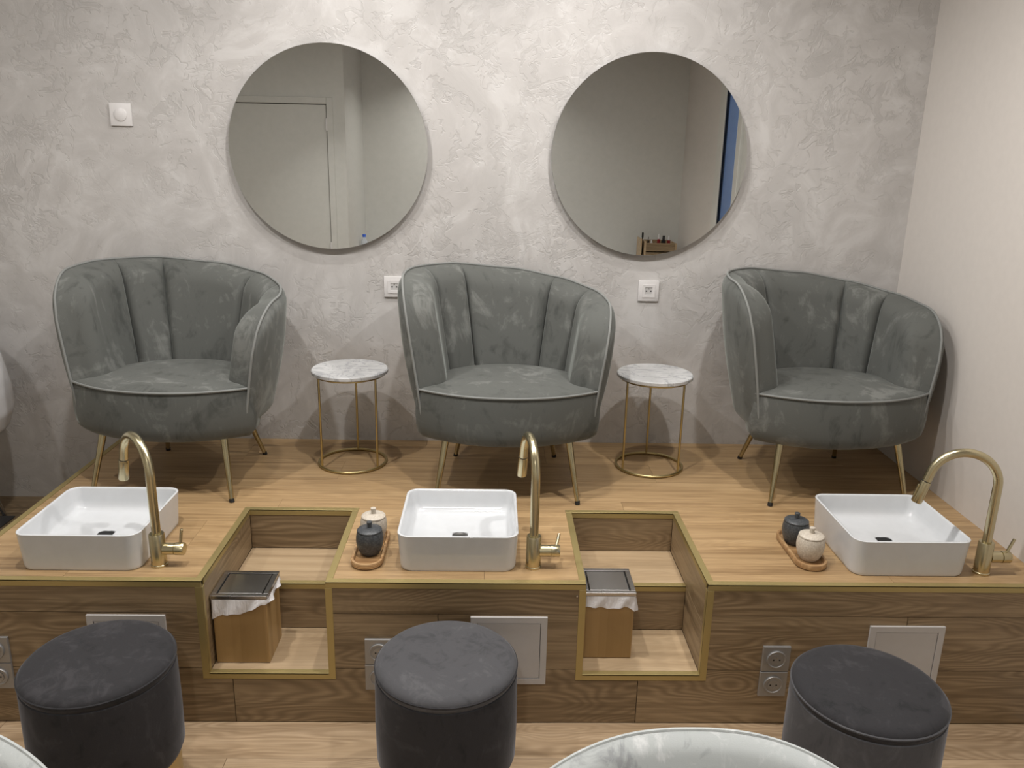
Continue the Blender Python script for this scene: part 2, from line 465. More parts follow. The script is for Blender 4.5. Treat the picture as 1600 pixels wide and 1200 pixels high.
wn = bpy.data.objects.new('window_1', None); COL.objects.link(wn); wn.location = (XR, WY0, 0)
struct(wn, 'white framed glazed opening on the right wall with dusk blue outside')
def wbox(name, x0, x1, y0, y1, z0, z1, mat, bev=0.0):
    o = box(name, x0, x1, y0, y1, z0, z1, mat, wn, bev); o.location = Vector(o.location) - Vector((XR, WY0, 0)); return o
wbox('window_frame', XR-0.012, XR+TH, WY0, WY0+0.15, 0, WZ, M['paint_white'], 0.004)
wbox('gasket', XR-0.004, XR+0.02, WY0+0.15, WY0+0.165, 0.1, WZ-0.07, M['black_gloss'])
wbox('pane', XR+0.002, XR+0.010, WY0+0.165, -2.68, 0.1, WZ-0.07, M['glass'])
wbox('window_frame', XR-0.012, XR+TH, -2.68, -2.58, 0, WZ, M['paint_white'], 0.004)
wbox('panel', XR+0.01, XR+0.05, -2.578, WY1, 0, WZ-0.07, M['paint_white'], 0.004)
wbox('window_frame', XR-0.012, XR+TH, WY0+0.15, -2.68, WZ-0.07, WZ, M['paint_white'], 0.004)
wbox('window_frame', XR-0.012, XR+TH, WY0+0.15, -2.68, 0, 0.1, M['paint_white'], 0.004)
wbox('latch', XR-0.03, XR+0.0, -2.66, -2.64, 1.25, 1.31, M['steel'], 0.003)

# floor of boards
fl = box('floor', XW-TH, XR+TH, YB-TH, TH, -0.06, -0.012, M['core'])
struct(fl, 'wooden plank floor in front of the platform')
PW, PL, GAP = 0.193, 1.27, 0.0005
def plank(x0, x1, y0, y1, z, th, mat, parent):
    """board lying flat, top at z"""
    o = box('plank', x0+GAP, x1-GAP, y0+GAP, y1-GAP, z-th, z, mat, parent, 0.0009)
    o.location = Vector(o.location) - Vector(parent.location)
    return o
rows = []
y = -1.42
ys = [-D]
while y > YB:
    ys.append(y); y -= PW
ys.append(YB)
for k in range(len(ys)-1):
    y1, y0 = ys[k], ys[k+1]
    x = XW + ((k*0.47) % 1.0)*PL - PL + (0.0)
    if k == 1: x = -0.79 - 3*PL
    if k == 0: x = -1.53 - 2*PL
    while x < XR:
        a, b = max(x, XW), min(x+PL, XR)
        if b-a > 0.02:
            # corner behind the door wall is closed off
            if y0 < YD and a < XC:
                a = max(a, XC)
            if b-a > 0.02:
                plank(a, b, y0, y1, 0.0, 0.012, M['floor'], fl)
        x += PL
# boards to the left of the platform, in front of the low step
for k in range(4):
    plank(XW, XL, -D + k*0.2, -D + (k+1)*0.2 if k < 3 else -0.62, 0.0, 0.012, M['floor'], fl)

# ------------------------------------------------------------------ low step at the left of the platform
st = thing('step', 'low wooden step beside the left edge of the raised platform', 'step', (-2.35, -0.3, 0))
def stp(name, x0, x1, y0, y1, z0, z1, mat, bev=0.0):
    o = box(name, x0, x1, y0, y1, z0, z1, mat, st, bev); o.location = Vector(o.location) - Vector(st.location); return o
stp('core', XW, XL-0.002, -0.59, 0, 0.0, STEP-0.011, M['core'])
for y0, y1 in ((-0.16, 0.0), (-0.353, -0.16), (-0.60, -0.353)):
    for x0, x1 in ((XW, -2.55), (-2.55, XL-0.002)):
        stp('plank', x0+GAP, x1-GAP, y0+GAP, y1-GAP, STEP-0.01, STEP, M['clad'], 0.0009)
stp('riser', XW, XL-0.002, -0.60, -0.591, 0.0, STEP-0.012, M['clad'])

# ------------------------------------------------------------------ raised platform
pf = thing('platform', 'raised oak platform with gold edging carrying the three armchairs', 'platform', (0, -D/2, 0))
def pbox(name, x0, x1, y0, y1, z0, z1, mat, bev=0.0, rot=None):
    o = box(name, x0, x1, y0, y1, z0, z1, mat, pf, bev); o.location = Vector(o.location) - Vector(pf.location); return o
PT = 0.010
TR = 0.020   # visible width of the gold trim
bm = bmesh.new()
i = PT + 0.001
add_box(bm, XL+i, U[0][0]-i, -D+i, 0, 0, H-i)
add_box(bm, U[0][1]+i, U[1][0]-i, -D+i, 0, 0, H-i)
add_box(bm, U[1][1]+i, XR, -D+i, 0, 0, H-i)
for a, b in U:
    add_box(bm, a-i, b+i, NB+i, 0, 0, H-i)
    add_box(bm, a-i, b+i, -D+i, YS+i, 0, ZN-i)
    add_box(bm, a-i, b+i, YS+i, NB+i, 0, ZS-i)
o = link('core', finish(bm, 'core'), M['core'], pf); o.location = Vector((0, 0, 0)) - Vector(pf.location)

def cell_plank(rect, holes, th, mat, gap=0.0004):
    """one board with notches cut for the holes; local x along the board, y across, z the face"""
    x0, x1, y0, y1 = rect
    xs = sorted({x0, x1} | {v for h in holes for v in h[:2] if x0 < v < x1})
    yc = sorted({y0, y1} | {v for h in holes for v in h[2:] if y0 < v < y1})
    cells = {}
    for i_ in range(len(xs)-1):
        for j_ in range(len(yc)-1):
            mx, my = (xs[i_]+xs[i_+1])/2, (yc[j_]+yc[j_+1])/2
            if not any(h[0] < mx < h[1] and h[2] < my < h[3] for h in holes): cells[(i_, j_)] = 0
    out = []; todo = set(cells)
    while todo:
        comp = [todo.pop()]; q_ = list(comp)
        while q_:
            a_, b_ = q_.pop()
            for n_ in ((a_+1, b_), (a_-1, b_), (a_, b_+1), (a_, b_-1)):
                if n_ in todo: todo.discard(n_); comp.append(n_); q_.append(n_)
        cx = sum((xs[a_]+xs[a_+1])/2 for a_, _ in comp)/len(comp); cy = sum((yc[b_]+yc[b_+1])/2 for _, b_ in comp)/len(comp)
        area = sum((xs[a_+1]-xs[a_])*(yc[b_+1]-yc[b_]) for a_, b_ in comp)
        if area < 0.0004: continue
        bm = bmesh.new(); V = {}
        gx = lambda k_: min(max(xs[k_], x0+gap), x1-gap); gy = lambda k_: min(max(yc[k_], y0+gap), y1-gap)
        for a_, b_ in comp:
            f_ = []
            for k_ in ((a_, b_), (a_+1, b_), (a_+1, b_+1), (a_, b_+1)):
                if k_ not in V: V[k_] = bm.verts.new((gx(k_[0])-cx, gy(k_[1])-cy, th/2))
                f_.append(V[k_])
            bm.faces.new(f_)
        bmesh.ops.dissolve_limit(bm, angle_limit=0.01, verts=bm.verts, edges=bm.edges)
        r_ = bmesh.ops.extrude_face_region(bm, geom=list(bm.faces))
        for v_ in r_['geom']:
            if isinstance(v_, bmesh.types.BMVert): v_.co.z -= th
        o_ = link('plank', finish(bm, 'plank'), mat, pf)
        out.append((o_, cx, cy))
    return out

# deck boards
deck_holes = [(a-TR, b+TR, -D-0.1, NB+TR) for a, b in U]
rowys = [-D+TR, -1.036, -0.843, -0.65, -0.457, -0.264, -0.071, 0.0]
joints = [(-1.3, -0.03, 1.24), (-1.0, 0.27, 1.54), (-0.785, 0.478), (-1.25, 0.02, 1.29), (-0.62, 0.65), (-1.05, 0.22, 1.49), (-0.3, 0.97)]
for k in range(len(rowys)-1):
    xs = [XL+TR] + [j for j in joints[k] if XL+TR+0.05 < j < XR-0.05] + [XR]
    for a, b in zip(xs, xs[1:]):
        for o_, cx, cy in cell_plank((a, b, rowys[k], rowys[k+1]), deck_holes, PT, M['deck']):
            o_.location = Vector((cx, cy, H-PT/2)) - Vector(pf.location)

# front cladding boards (upright, facing the room)
frows = [(0.0, 0.197, (-0.81, 0.46)), (0.197, 0.390, (-0.17, 1.29)), (0.390, H-TR, (-0.69, 0.46))]
front_holes = [(a-TR, b+TR, ZN-TR-0.002, 1.0) for a, b in U]
for z0, z1, js in frows:
    xs = [XL] + list(js) + [XR]
    for a, b in zip(xs, xs[1:]):
        for o_, cx, cz in cell_plank((a, b, z0, z1), front_holes, PT, M['clad'], 0.0011):
            o_.rotation_euler = (pi/2, 0, 0)
            o_.location = Vector((cx, -D+PT/2, cz)) - Vector(pf.location)
# left side cladding
for z0, z1 in ((0, 0.197), (0.197, 0.39), (0.39, H-TR)):
    s_ = pbox('plank', -D/2, D/2, -(z1-z0)/2+GAP, (z1-z0)/2-GAP, -PT/2, PT/2, M['clad'], 0.0009)
    s_.rotation_euler = (pi/2, 0, pi/2)
    s_.location = Vector((XL+PT/2, -D/2, (z0+z1)/2)) - Vector(pf.location)

# niches: walls, shelf, floor
for a, b in U:
    cx = (a+b)/2
    plank(a, b, NB - (NB-YS), NB, ZS, PT, M['niche'], pf)
    plank(a, b, -D+TR, YS, ZN, PT, M['niche'], pf)
    def upright(x0, x1, z0, z1, y, mat):       # faces -y
        o = pbox('plank', x0+GAP, x1-GAP, -(z1-z0)/2+GAP, (z1-z0)/2-GAP, -PT/2, PT/2, mat, 0.0009)
        o.rotation_euler = (pi/2, 0, 0); o.location = Vector(((x0+x1)/2, y+PT/2, (z0+z1)/2)) - Vector(pf.location)
    def side(y0, y1, z0, z1, x):               # faces x
        o = pbox('plank', -(y1-y0)/2+GAP, (y1-y0)/2-GAP, -(z1-z0)/2+GAP, (z1-z0)/2-GAP, -PT/2, PT/2, M['clad'], 0.0009)
        o.rotation_euler = (pi/2, 0, pi/2); o.location = Vector((x, (y0+y1)/2, (z0+z1)/2)) - Vector(pf.location)
    upright(a, b, ZS, H-TR, NB, M['clad'])
    upright(a, b, ZN, ZS-TR, YS, M['clad'])
    for x in (a-PT/2, b+PT/2):
        side(-D+0.003, NB, ZS, H-TR, x)
        side(-D+0.003, YS, ZN, ZS, x)

# gold L-profiles
TK = 0.003   # thickness of the profile
def trim(name, boxes):
    bm = bmesh.new()
    for b_ in boxes: add_box(bm, *b_, bevel=0.0006)
    o = link(name, finish(bm, name), M['gold_trim'], pf); o.location = -Vector(pf.location)
    return o
e = 0.0015
segs = [(XL, U[0][0]), (U[0][1], U[1][0]), (U[1][1], XR)]
for a, b in segs:      # front nosing: top leg and front leg
    trim('edge_trim', [(a, b, -D-e, -D+TR, H-TK, H+e), (a, b, -D-e, -D+TK, H-TR, H+e-0.0002)])
trim('edge_trim', [(XL-e, XL+TR, -D+TR, 0, H-TK, H+e), (XL-e, XL+TK, -D+TR, 0, H-TR, H+e-0.0002)])
for a, b in U:
    for x, s in ((a, -1), (b, 1)):   # top side edges
        x0, x1 = sorted((x - s*e, x + s*TR)); f0, f1 = sorted((x - s*e, x + s*TK))
        trim('edge_trim', [(x0, x1, -D+TR, NB, H-TK, H+e), (f0, f1, -D+TR, NB, H-TR, H+e-0.0002)])
        # front uprights
        trim('edge_trim', [(x0, x1, -D-e, -D+TK, ZN-TR, H-TR-0.0005), (f0, f1, -D-e+0.0002, -D+TR, ZN, H-TR-0.0005)])
    trim('edge_trim', [(a-TR, b+TR, NB-e, NB+TR, H-TK, H+e+0.0002), (a, b, NB-e, NB+TK, H-TR, H+e)])
    trim('edge_trim', [(a, b, YS-e, YS+TR, ZS-TK, ZS+e), (a, b, YS-e, YS+TK, ZS-TR, ZS+e-0.0002)])
    trim('edge_trim', [(a+0.0005, b-0.0005, -D-e, -D+TR, ZN-TK, ZN+e), (a, b, -D-e, -D+TK, ZN-TR, ZN+e-0.0002)])

# ------------------------------------------------------------------ round mirrors
for x, z, lab in ((-0.6856, 1.7510, 'large round frameless mirror above the gap between left and middle armchairs'),
                  (0.6159, 1.7469, 'large round frameless mirror above the right-hand marble side table')):
    mr = thing('round_mirror', lab, 'mirror', (x, 0, z), 0, 'round wall mirrors')
    lathe('mirror_glass', [(0.0001, -0.0300), (0.3994, -0.0300), (0.4, -0.0294), (0.4, -0.027)], M['mirror'], mr, 128, axis='y', smooth=20, caps=False)
    lathe('backing', [(0.4, -0.0269), (0.4, -0.022), (0.385, -0.021), (0.385, 0.0)], M['mirror_edge'], mr, 96, axis='y')

# ------------------------------------------------------------------ armchairs
ZT = [(-1.0, 0.790), (-0.85, 0.805), (-0.6, 0.816), (-0.3, 0.814), (0.0, 0.792), (0.25, 0.765), (0.5, 0.738), (0.75, 0.714), (1.0, 0.690)]
def interp(tab, s):
    for (a, va), (b, vb) in zip(tab, tab[1:]):
        if s <= b:
            k = (s-a)/(b-a); k = k*k*(3-2*k)*0.5 + k*0.5
            return va + (vb-va)*k
    return tab[-1][1]
Z0 = 0.30
def u_curve(s, A, B, yc, yf, xf):
    """U-shaped plan: s=-1 left front, 0 back, 1 right front"""
    sg = -1 if s < 0 else 1
    a = abs(s)
    L1 = 0.78
    if a < L1:
        th = (a/L1)*pi/2
        return sg*A*sin(th)**0.92 if th > 0 else 0.0, yc + B*cos(th)
    k = (a-L1)/(1-L1)
    return sg*(A + (xf-A)*k*k), yc + (yf-yc)*k
def sm(a, b, k): return a + (b-a)*k
def base_pt(s, t_):
    """t_: 0 at Z0, 1 at the top rim"""
    zt = interp(ZT, max(-1, min(1, s)))
    k = abs(s)
    drop = 0.0
    if k > 0.80:
        q_ = (k-0.80)/0.20
        drop = 0.150*(1-sqrt(max(0.0, 1-q_**2.4)))
    z = sm(Z0, zt-drop, t_)
    f = (z-Z0)/0.48
    g = f**1.1 if f > 0 else 0
    A = sm(0.318, 0.392, g); B = sm(0.245, 0.345, g)
    yf = -0.180 + 0.035*max(0, f)**2
    x, y = u_curve(s, A, B, -0.0 + 0.02*g, yf, sm(0.316, 0.388, g))
    return Vector((x, y, z))
def out_n(s, t_):
    h = 0.01
    d = base_pt(min(1, s+h), t_) - base_pt(max(-1, s-h), t_)
    n_ = Vector((-d.y, d.x, 0)); 
    if n_.length < 1e-6: n_ = Vector((0, 1, 0))
    return n_.normalized()
def rnd_edge(d, r):
    if d >= r: return 1.0
    return sqrt(max(0.0, 1-(1-d/r)**2))

SEAMS_T = [-1.0, -0.50, -0.245, 0.245, 0.50, 1.0]
SEAMS_B = [-1.0, -0.46, -0.20, 0.20, 0.46, 1.0]
def panel_mesh(k):
    bm = bmesh.new()
    def fn(u, v):
        u = 0.5-0.5*cos(pi*u)
        v = v**0.75 if v < 1 else 1.0
        tt = v
        s = sm(sm(SEAMS_B[k], SEAMS_B[k+1], u), sm(SEAMS_T[k], SEAMS_T[k+1], u), tt)
        b = base_pt(s, tt); n_ = out_n(s, tt)
        wlen = abs(SEAMS_T[k+1]-SEAMS_T[k])*0.72
        dl, dr_ = u*wlen, (1-u)*wlen
        ht = (1-tt)*(interp(ZT, s)-Z0)
        T = 0.070 if 0 < k < 4 else 0.070 + 0.036*(1-u if k == 0 else u)
        # inner corner at the outer front edge is well rounded, seams are shallower
        el = rnd_edge(dl, 0.060) if k == 0 else 0.50+0.50*rnd_edge(dl, 0.034)
        er = rnd_edge(dr_, 0.060) if k == 4 else 0.50+0.50*rnd_edge(dr_, 0.034)
        bul = T*el*er*rnd_edge(ht, 0.075)
        bul *= 1.0 + 0.10*sin(pi*u)
        p = b - n_*bul
        return p
    us = 34 if k in (0, 4) else 22
    add_grid(bm, fn, us, 26)
    return finish(bm, 'back_panel', 80)
def outer_mesh():
    bm = bmesh.new()
    prof = [(-0.24, 0.80), (-0.20, 0.90), (-0.12, 0.965), (-0.04, 0.99), (0.0, 1.0)]
    def fn(u, v):
        s = sm(-1, 1, u)
        if v < 0.25:
            q_ = v/0.25
            z = sm(0.225, Z0, q_)
            k_ = 0.80 + 0.20*sin(q_*pi/2)
            b = base_pt(s, 0); 
            p = Vector((b.x*k_, b.y*k_ if b.y > 0 else b.y*(0.9+0.1*q_), z))
            ed = min(1, (1-abs(s))/0.06)
            return p + out_n(s, 0)*0.022*sqrt(max(0, ed*(2-ed)))*q_
        tt = (v-0.25)/0.75
        b = base_pt(s, tt); n_ = out_n(s, tt)
        ed = min(1, (1-abs(s))/0.12)
        bul = sqrt(max(0, ed*(2-ed)))*(0.022 + 0.016*sin(pi*tt))*rnd_edge((1-tt)*0.5, 0.06)
        return b + n_*bul
    add_grid(bm, fn, 90, 34)
    return finish(bm, 'outer_shell', 80)
def rim_path():
    pts = []
    pts.append(base_pt(-1, 0) + Vector((0.012, 0.040, -0.055)))
    pts.append(base_pt(-1, 0) + Vector((0.004, 0.030, -0.02)))
    for k in range(0, 15): pts.append(base_pt(-1, k/15))
    n = 90
    for k in range(n+1):
        s = sm(-1, 1, k/n); pts.append(base_pt(s, 1))
    for k in range(14, -1, -1): pts.append(base_pt(1, k/15))
    pts.append(base_pt(1, 0) + Vector((-0.004, 0.030, -0.02)))
    pts.append(base_pt(1, 0) + Vector((-0.012, 0.040, -0.055)))
    return [p + Vector((0, -0.001, 0.002)) for p in pts]
def seat_outline(n=80):
    pts = []
    nf = n//2
    for k in range(nf):                 # front arc, left to right
        u = k/nf
        a = -1 + 2*u
        pts.append((0.340*a, -0.285 + 0.115*abs(a)**2.2))
    for k in range(n-nf):               # back, right to left, hidden inside the shell
        u = k/(n-nf)
        th = u*pi
        pts.append((0.340*cos(th)*(1-0.10*sin(th)), -0.170 + (0.375)*sin(th)**0.8))
    return pts
def seat_mesh():
    ol = seat_outline()
    prof = [(0.55, 0.222), (0.86, 0.224), (0.93, 0.232), (0.975, 0.25), (0.995, 0.28), (1.003, 0.32), (1.0, 0.37), (0.992, 0.40), (0.983, 0.416),
            (0.955, 0.423), (0.85, 0.429), (0.6, 0.436), (0.3, 0.439), (0.02, 0.440)]
    bm = bmesh.new()
    cy = -0.02
    add_loops(bm, [[(x*k, cy + (y-cy)*k, z) for x, y in ol] for k, z in prof])
    return finish(bm, 'seat', 60)
def seat_pipe():
    ol = seat_outline(); nf = 40
    return [(x*0.992, -0.02+(y+0.02)*0.992, 0.418) for x, y in ol[:nf+1]]
def leg_pts(sx, sy):
    foot = Vector((0.265*sx, -0.245, 0.0)) if sy < 0 else Vector((0.212*sx, 0.245, 0.0))
    top = Vector((0.228*sx, -0.185, 0.235)) if sy < 0 else Vector((0.165*sx, 0.155, 0.235))
    return foot, top

def make_armchair():
    c = thing('armchair', 'x', 'chair', (0, 0, H), 0, 'grey velvet tub armchairs on the platform')
    link('seat', seat_mesh(), M['velvet'], c)
    sp = tube('seat_piping', seat_pipe(), 0.0045, M['piping'], c, 8)
    link('outer_shell', outer_mesh(), M['velvet'], c)
    for k in range(5):
        link('back_panel', panel_mesh(k), M['velvet'], c)
    tube('piping', rim_path(), 0.0048, M['piping'], c, 8)
    for sx in (-1, 1):
        for sy in (-1, 1):
            f_, tp = leg_pts(sx, sy)
            d = (tp-f_)
            lg = tube('leg', [f_ + d*0.05, tp], [0.0085, 0.0135], M['leg_brass'], c, 16)
            tube('foot_cap', [f_, f_ + d*0.055], [0.0095, 0.0095], M['rubber'], lg, 14)
    return c
chair = make_armchair()
chairs = [((-1.205, -0.420), -5.0, 'grey velvet tub armchair at the left, behind the left basin'),
          ((0.047, -0.432), 0.0, 'grey velvet tub armchair in the middle, between the two marble side tables'),
          ((1.288, -0.414), 3.0, 'grey velvet tub armchair at the right, against the cream side wall')]
for k, ((x, y), a, lab) in enumerate(chairs):
    c = chair if k == 0 else copy_tree(chair)
    c.location = (x, y, H); c.rotation_euler = (0, 0, radians(a)); c['label'] = lab

# ------------------------------------------------------------------ marble side tables
def side_table(x, y, lab, rot):
    tb = thing('side_table', lab, 'table', (x, y, H), rot, 'marble side tables')
    lathe('table_top', [(0.0, 0.388), (0.150, 0.388), (0.1535, 0.391), (0.1535, 0.402), (0.150, 0.4055), (0.0, 0.4055)], M['marble'], tb, 72, caps=False)
    circ = [(0.137*cos(2*pi*k/64), 0.137*sin(2*pi*k/64)) for k in range(64)]
    tube('top_ring', [(a, b, 0.3835) for a, b in circ], 0.0045, M['gold_wire'], tb, 8, True)
    tube('base_ring', [(a, b, 0.0062) for a, b in circ], 0.006, M['gold_wire'], tb, 10, True)
    for a in (90, 213, 327):
        a = radians(a)
        tube('leg', [(0.134*cos(a), 0.134*sin(a), 0.006), (0.134*cos(a), 0.134*sin(a), 0.384)], 0.0045, M['gold_wire'], tb, 10)
    return tb
side_table(-0.588, -0.272, 'round marble side table on gold wire legs, left of the middle armchair', radians(0))
side_table(0.650, -0.278, 'round marble side table on gold wire legs, right of the middle armchair', radians(-6))

# ------------------------------------------------------------------ basins
def basin_mesh():
    W, DP, R = 0.376, 0.372, 0.040
    hh = 0.122
    bm = bmesh.new()
    def lp(k, z, dr=0.0): return [(x, y, z) for x, y in rrect(W*k-2*dr, DP*k-2*dr, max(0.006, R*k-dr), 8)]
    loops = [lp(0.90, 0.0, 0.02), lp(0.945, 0.0), lp(0.957, 0.003), lp(0.965, 0.012), lp(0.998, hh-0.004), lp(1.0, hh-0.0015), lp(1.0, hh-0.0005, 0.001), lp(1.0, hh, 0.003),
             lp(1.0, hh, 0.006), lp(1.0, hh-0.0015, 0.008), lp(0.998, hh-0.006, 0.009)]
    for k in range(1, 8):
        q_ = k/8
        loops.append(lp(0.998-0.030*q_, hh-0.006-0.050*q_, 0.009+0.004*q_))
    for k in range(1, 8):               # cove into the floor of the bowl
        a = k/7*pi/2
        loops.append([(x, y, hh-0.053-0.024*sin(a)) for x, y in rrect(W*0.963-0.026-0.06*(1-cos(a)), DP*0.963-0.026-0.06*(1-cos(a)), 0.028+0.01*(1-cos(a)), 8)])
    n = len(loops[0])
    base = loops[-1]
    for q_, dz in ((0.45, 0.004), (0.75, 0.007), (0.93, 0.009)):
        lo = []
        for k, (x, y, z) in enumerate(base):
            a = math.atan2(y, x); tx, ty = 0.032*cos(a), 0.032*sin(a)
            lo.append((sm(x, tx, q_), sm(y, ty, q_), z-dz))
        loops.append(lo)
    lo = [(0.032*cos(math.atan2(y, x)), 0.032*sin(math.atan2(y, x)), z-0.011) for x, y, z in base]
    loops.append(lo)
    loops.append([(x*0.96, y*0.96, z-0.004) for x, y, z in lo])
    add_loops(bm, loops)
    return finish(bm, 'bowl', 50)
BM_ = basin_mesh()
def basin(x, y, lab, drain='hole'):
    b = thing('wash_basin', lab, 'basin', (x, y, H), 0, 'white countertop basins')
    link('bowl', BM_, M['ceramic'], b)
    lathe('drain', [(0.0, 0.0315), (0.020, 0.0312), (0.022, 0.0322), (0.028, 0.0335), (0.0305, 0.0325)], M[drain], b, 32, caps=False)
    return b
basin(-1.268, -1.022, 'square white ceramic basin at the left end of the platform')
basin(-0.113, -1.010, 'square white ceramic basin in the middle, between the two stepped niches', 'steel')
basin(1.308, -1.018, 'square white ceramic basin at the right end of the platform')

# ------------------------------------------------------------------ brass mixer taps
def tap(x, y, d, lab, lever_dir):
    t_ = thing('mixer_tap', lab, 'tap', (x, y, H), 0, 'brushed brass mixer taps')
    lathe('body', [(0.0, 0.0), (0.0255, 0.0), (0.0255, 0.006), (0.0235, 0.008), (0.0235, 0.104), (0.0215, 0.108), (0.0, 0.108)], M['brass'], t_, 40, caps=False)
    dv = Vector((d[0], d[1], 0)).normalized()
    pts = [Vector((0, 0, 0.10)), Vector((0, 0, 0.15)), Vector((0, 0, 0.22)), Vector((0, 0, 0.28))]
    R = 0.100; zc = 0.297
    for k in range(0, 23):
        a = radians(165)*k/22
        pts.append(dv*(R-R*cos(a)) + Vector((0, 0, zc + R*sin(a))))
    tang = (dv*sin(radians(165)) + Vector((0, 0, cos(radians(165))))).normalized()
    end = pts[-1]
    tube('spout', pts + [end + tang*0.03], 0.0138, M['brass'], t_, 24)
    p0 = end + tang*0.032
    sh = tube('spray_head', [p0, p0+tang*0.004, p0+tang*0.07, p0+tang*0.074], [0.0145, 0.0155, 0.0165, 0.0155], M['brass'], t_, 24)
    tube('collar_seam', [end + tang*0.0295, end+tang*0.0325], 0.0140, M['hole'], sh, 24)
    side_ = Vector((-dv.x*0.0, 0, 0)) + dv
    cc = p0 + tang*0.036
    bt = bmesh.new(); add_box(bt, -0.005, 0.005, -0.003, 0.003, -0.020, 0.020, 0.0015)
    o = link('button', finish(bt, 'button'), M['leg_brass'], sh)
    o.location = cc + dv.cross(tang).cross(tang).normalized()*-0.0155
    o.rotation_euler = (tang*-1).to_track_quat('Z', 'Y').to_euler()
    lv = lathe('handle_boss', [(0.0, 0.018), (0.0185, 0.018), (0.0185, 0.052), (0.0165, 0.0525), (0.0165, 0.054), (0.0195, 0.0545), (0.0195, 0.080), (0.018, 0.082), (0.0, 0.082)], M['brass'], t_, 36, axis='x', caps=False)
    lv.location = (0, 0, 0.056)
    l0 = Vector((0.070, 0, 0.014)); ld = Vector(lever_dir).normalized()
    tube('lever', [l0, l0+ld*0.05, l0+ld*0.051], [0.0048, 0.0048, 0.0035], M['brass'], lv, 14)
    return t_
tap(-1.041, -1.160, (-0.15, 0.155), 'brass mixer tap beside the left basin, spout swung diagonally over it', (0.12, 0.1, 1))
tap(0.124, -1.153, (-0.034, 0.22), 'brass mixer tap beside the middle basin, spout turned towards the armchair', (0.25, 0.9, 0.45))
tap(1.552, -1.168, (-0.22, 0.05), 'brass mixer tap beside the right basin, spout arching left over it', (0.42, 0.1, 0.9))

# ------------------------------------------------------------------ trays and jars
def tray(x, y, lab, L=0.27, W_=0.102):
    bm = bmesh.new()
    ol = lambda d, z: [(a, b, z) for a, b in rrect(W_-2*d, L-2*d, (W_-2*d)/2-0.0005, 12)]
    add_loops(bm, [ol(0.006, 0), ol(0.001, 0.004), ol(0, 0.010), ol(0, 0.019), ol(0.001, 0.021), ol(0.008, 0.021), ol(0.010, 0.018), ol(0.012, 0.011), ol(0.016, 0.009)])
    o = link('tray', finish(bm, 'tray', 40), M['acacia']); o.location = (x, y, H)
    return tag(o, lab, 'tray', 'wooden jar trays')
tray(-0.400, -1.055, 'oval wooden tray between the left niche and the middle basin')
tray(1.018, -1.040, 'oval wooden tray beside the right basin')
def jar(x, y, mat, lab, rz=0.0):
    j = thing('lidded_jar', lab, 'jar', (x, y, H+0.0092), rz, 'lidded stoneware jars')
    lathe('pot', [(0.0, 0.0), (0.026, 0.0), (0.0285, 0.002), (0.036, 0.014), (0.0415, 0.030), (0.0440, 0.046), (0.0435, 0.060), (0.0415, 0.072), (0.0395, 0.078), (0.0, 0.078)], mat, j, 48, caps=False)
    ld = lathe('lid', [(0.0, 0.0785), (0.0385, 0.0785), (0.0400, 0.0800), (0.0395, 0.0835), (0.036, 0.0865), (0.020, 0.0905), (0.0, 0.0915)], mat, j, 48, caps=False)
    lathe('knob', [(0.0, 0.089), (0.0070, 0.089), (0.0072, 0.096), (0.0092, 0.108), (0.0090, 0.1095), (0.0080, 0.1105), (0.0, 0.1108)], mat, ld, 24, caps=False)
    return j
jar(-0.400, -0.985, M['jar_cream'], 'cream lidded jar standing behind the charcoal jar, left of the middle basin')
jar(-0.398, -1.088, M['jar_dark'], 'charcoal lidded jar at the front of the tray left of the middle basin')
jar(1.013, -0.990, M['jar_dark'], 'charcoal lidded jar at the back of the tray beside the right basin')
jar(1.022, -1.100, M['jar_cream'], 'cream lidded jar at the front of the tray beside the right basin')

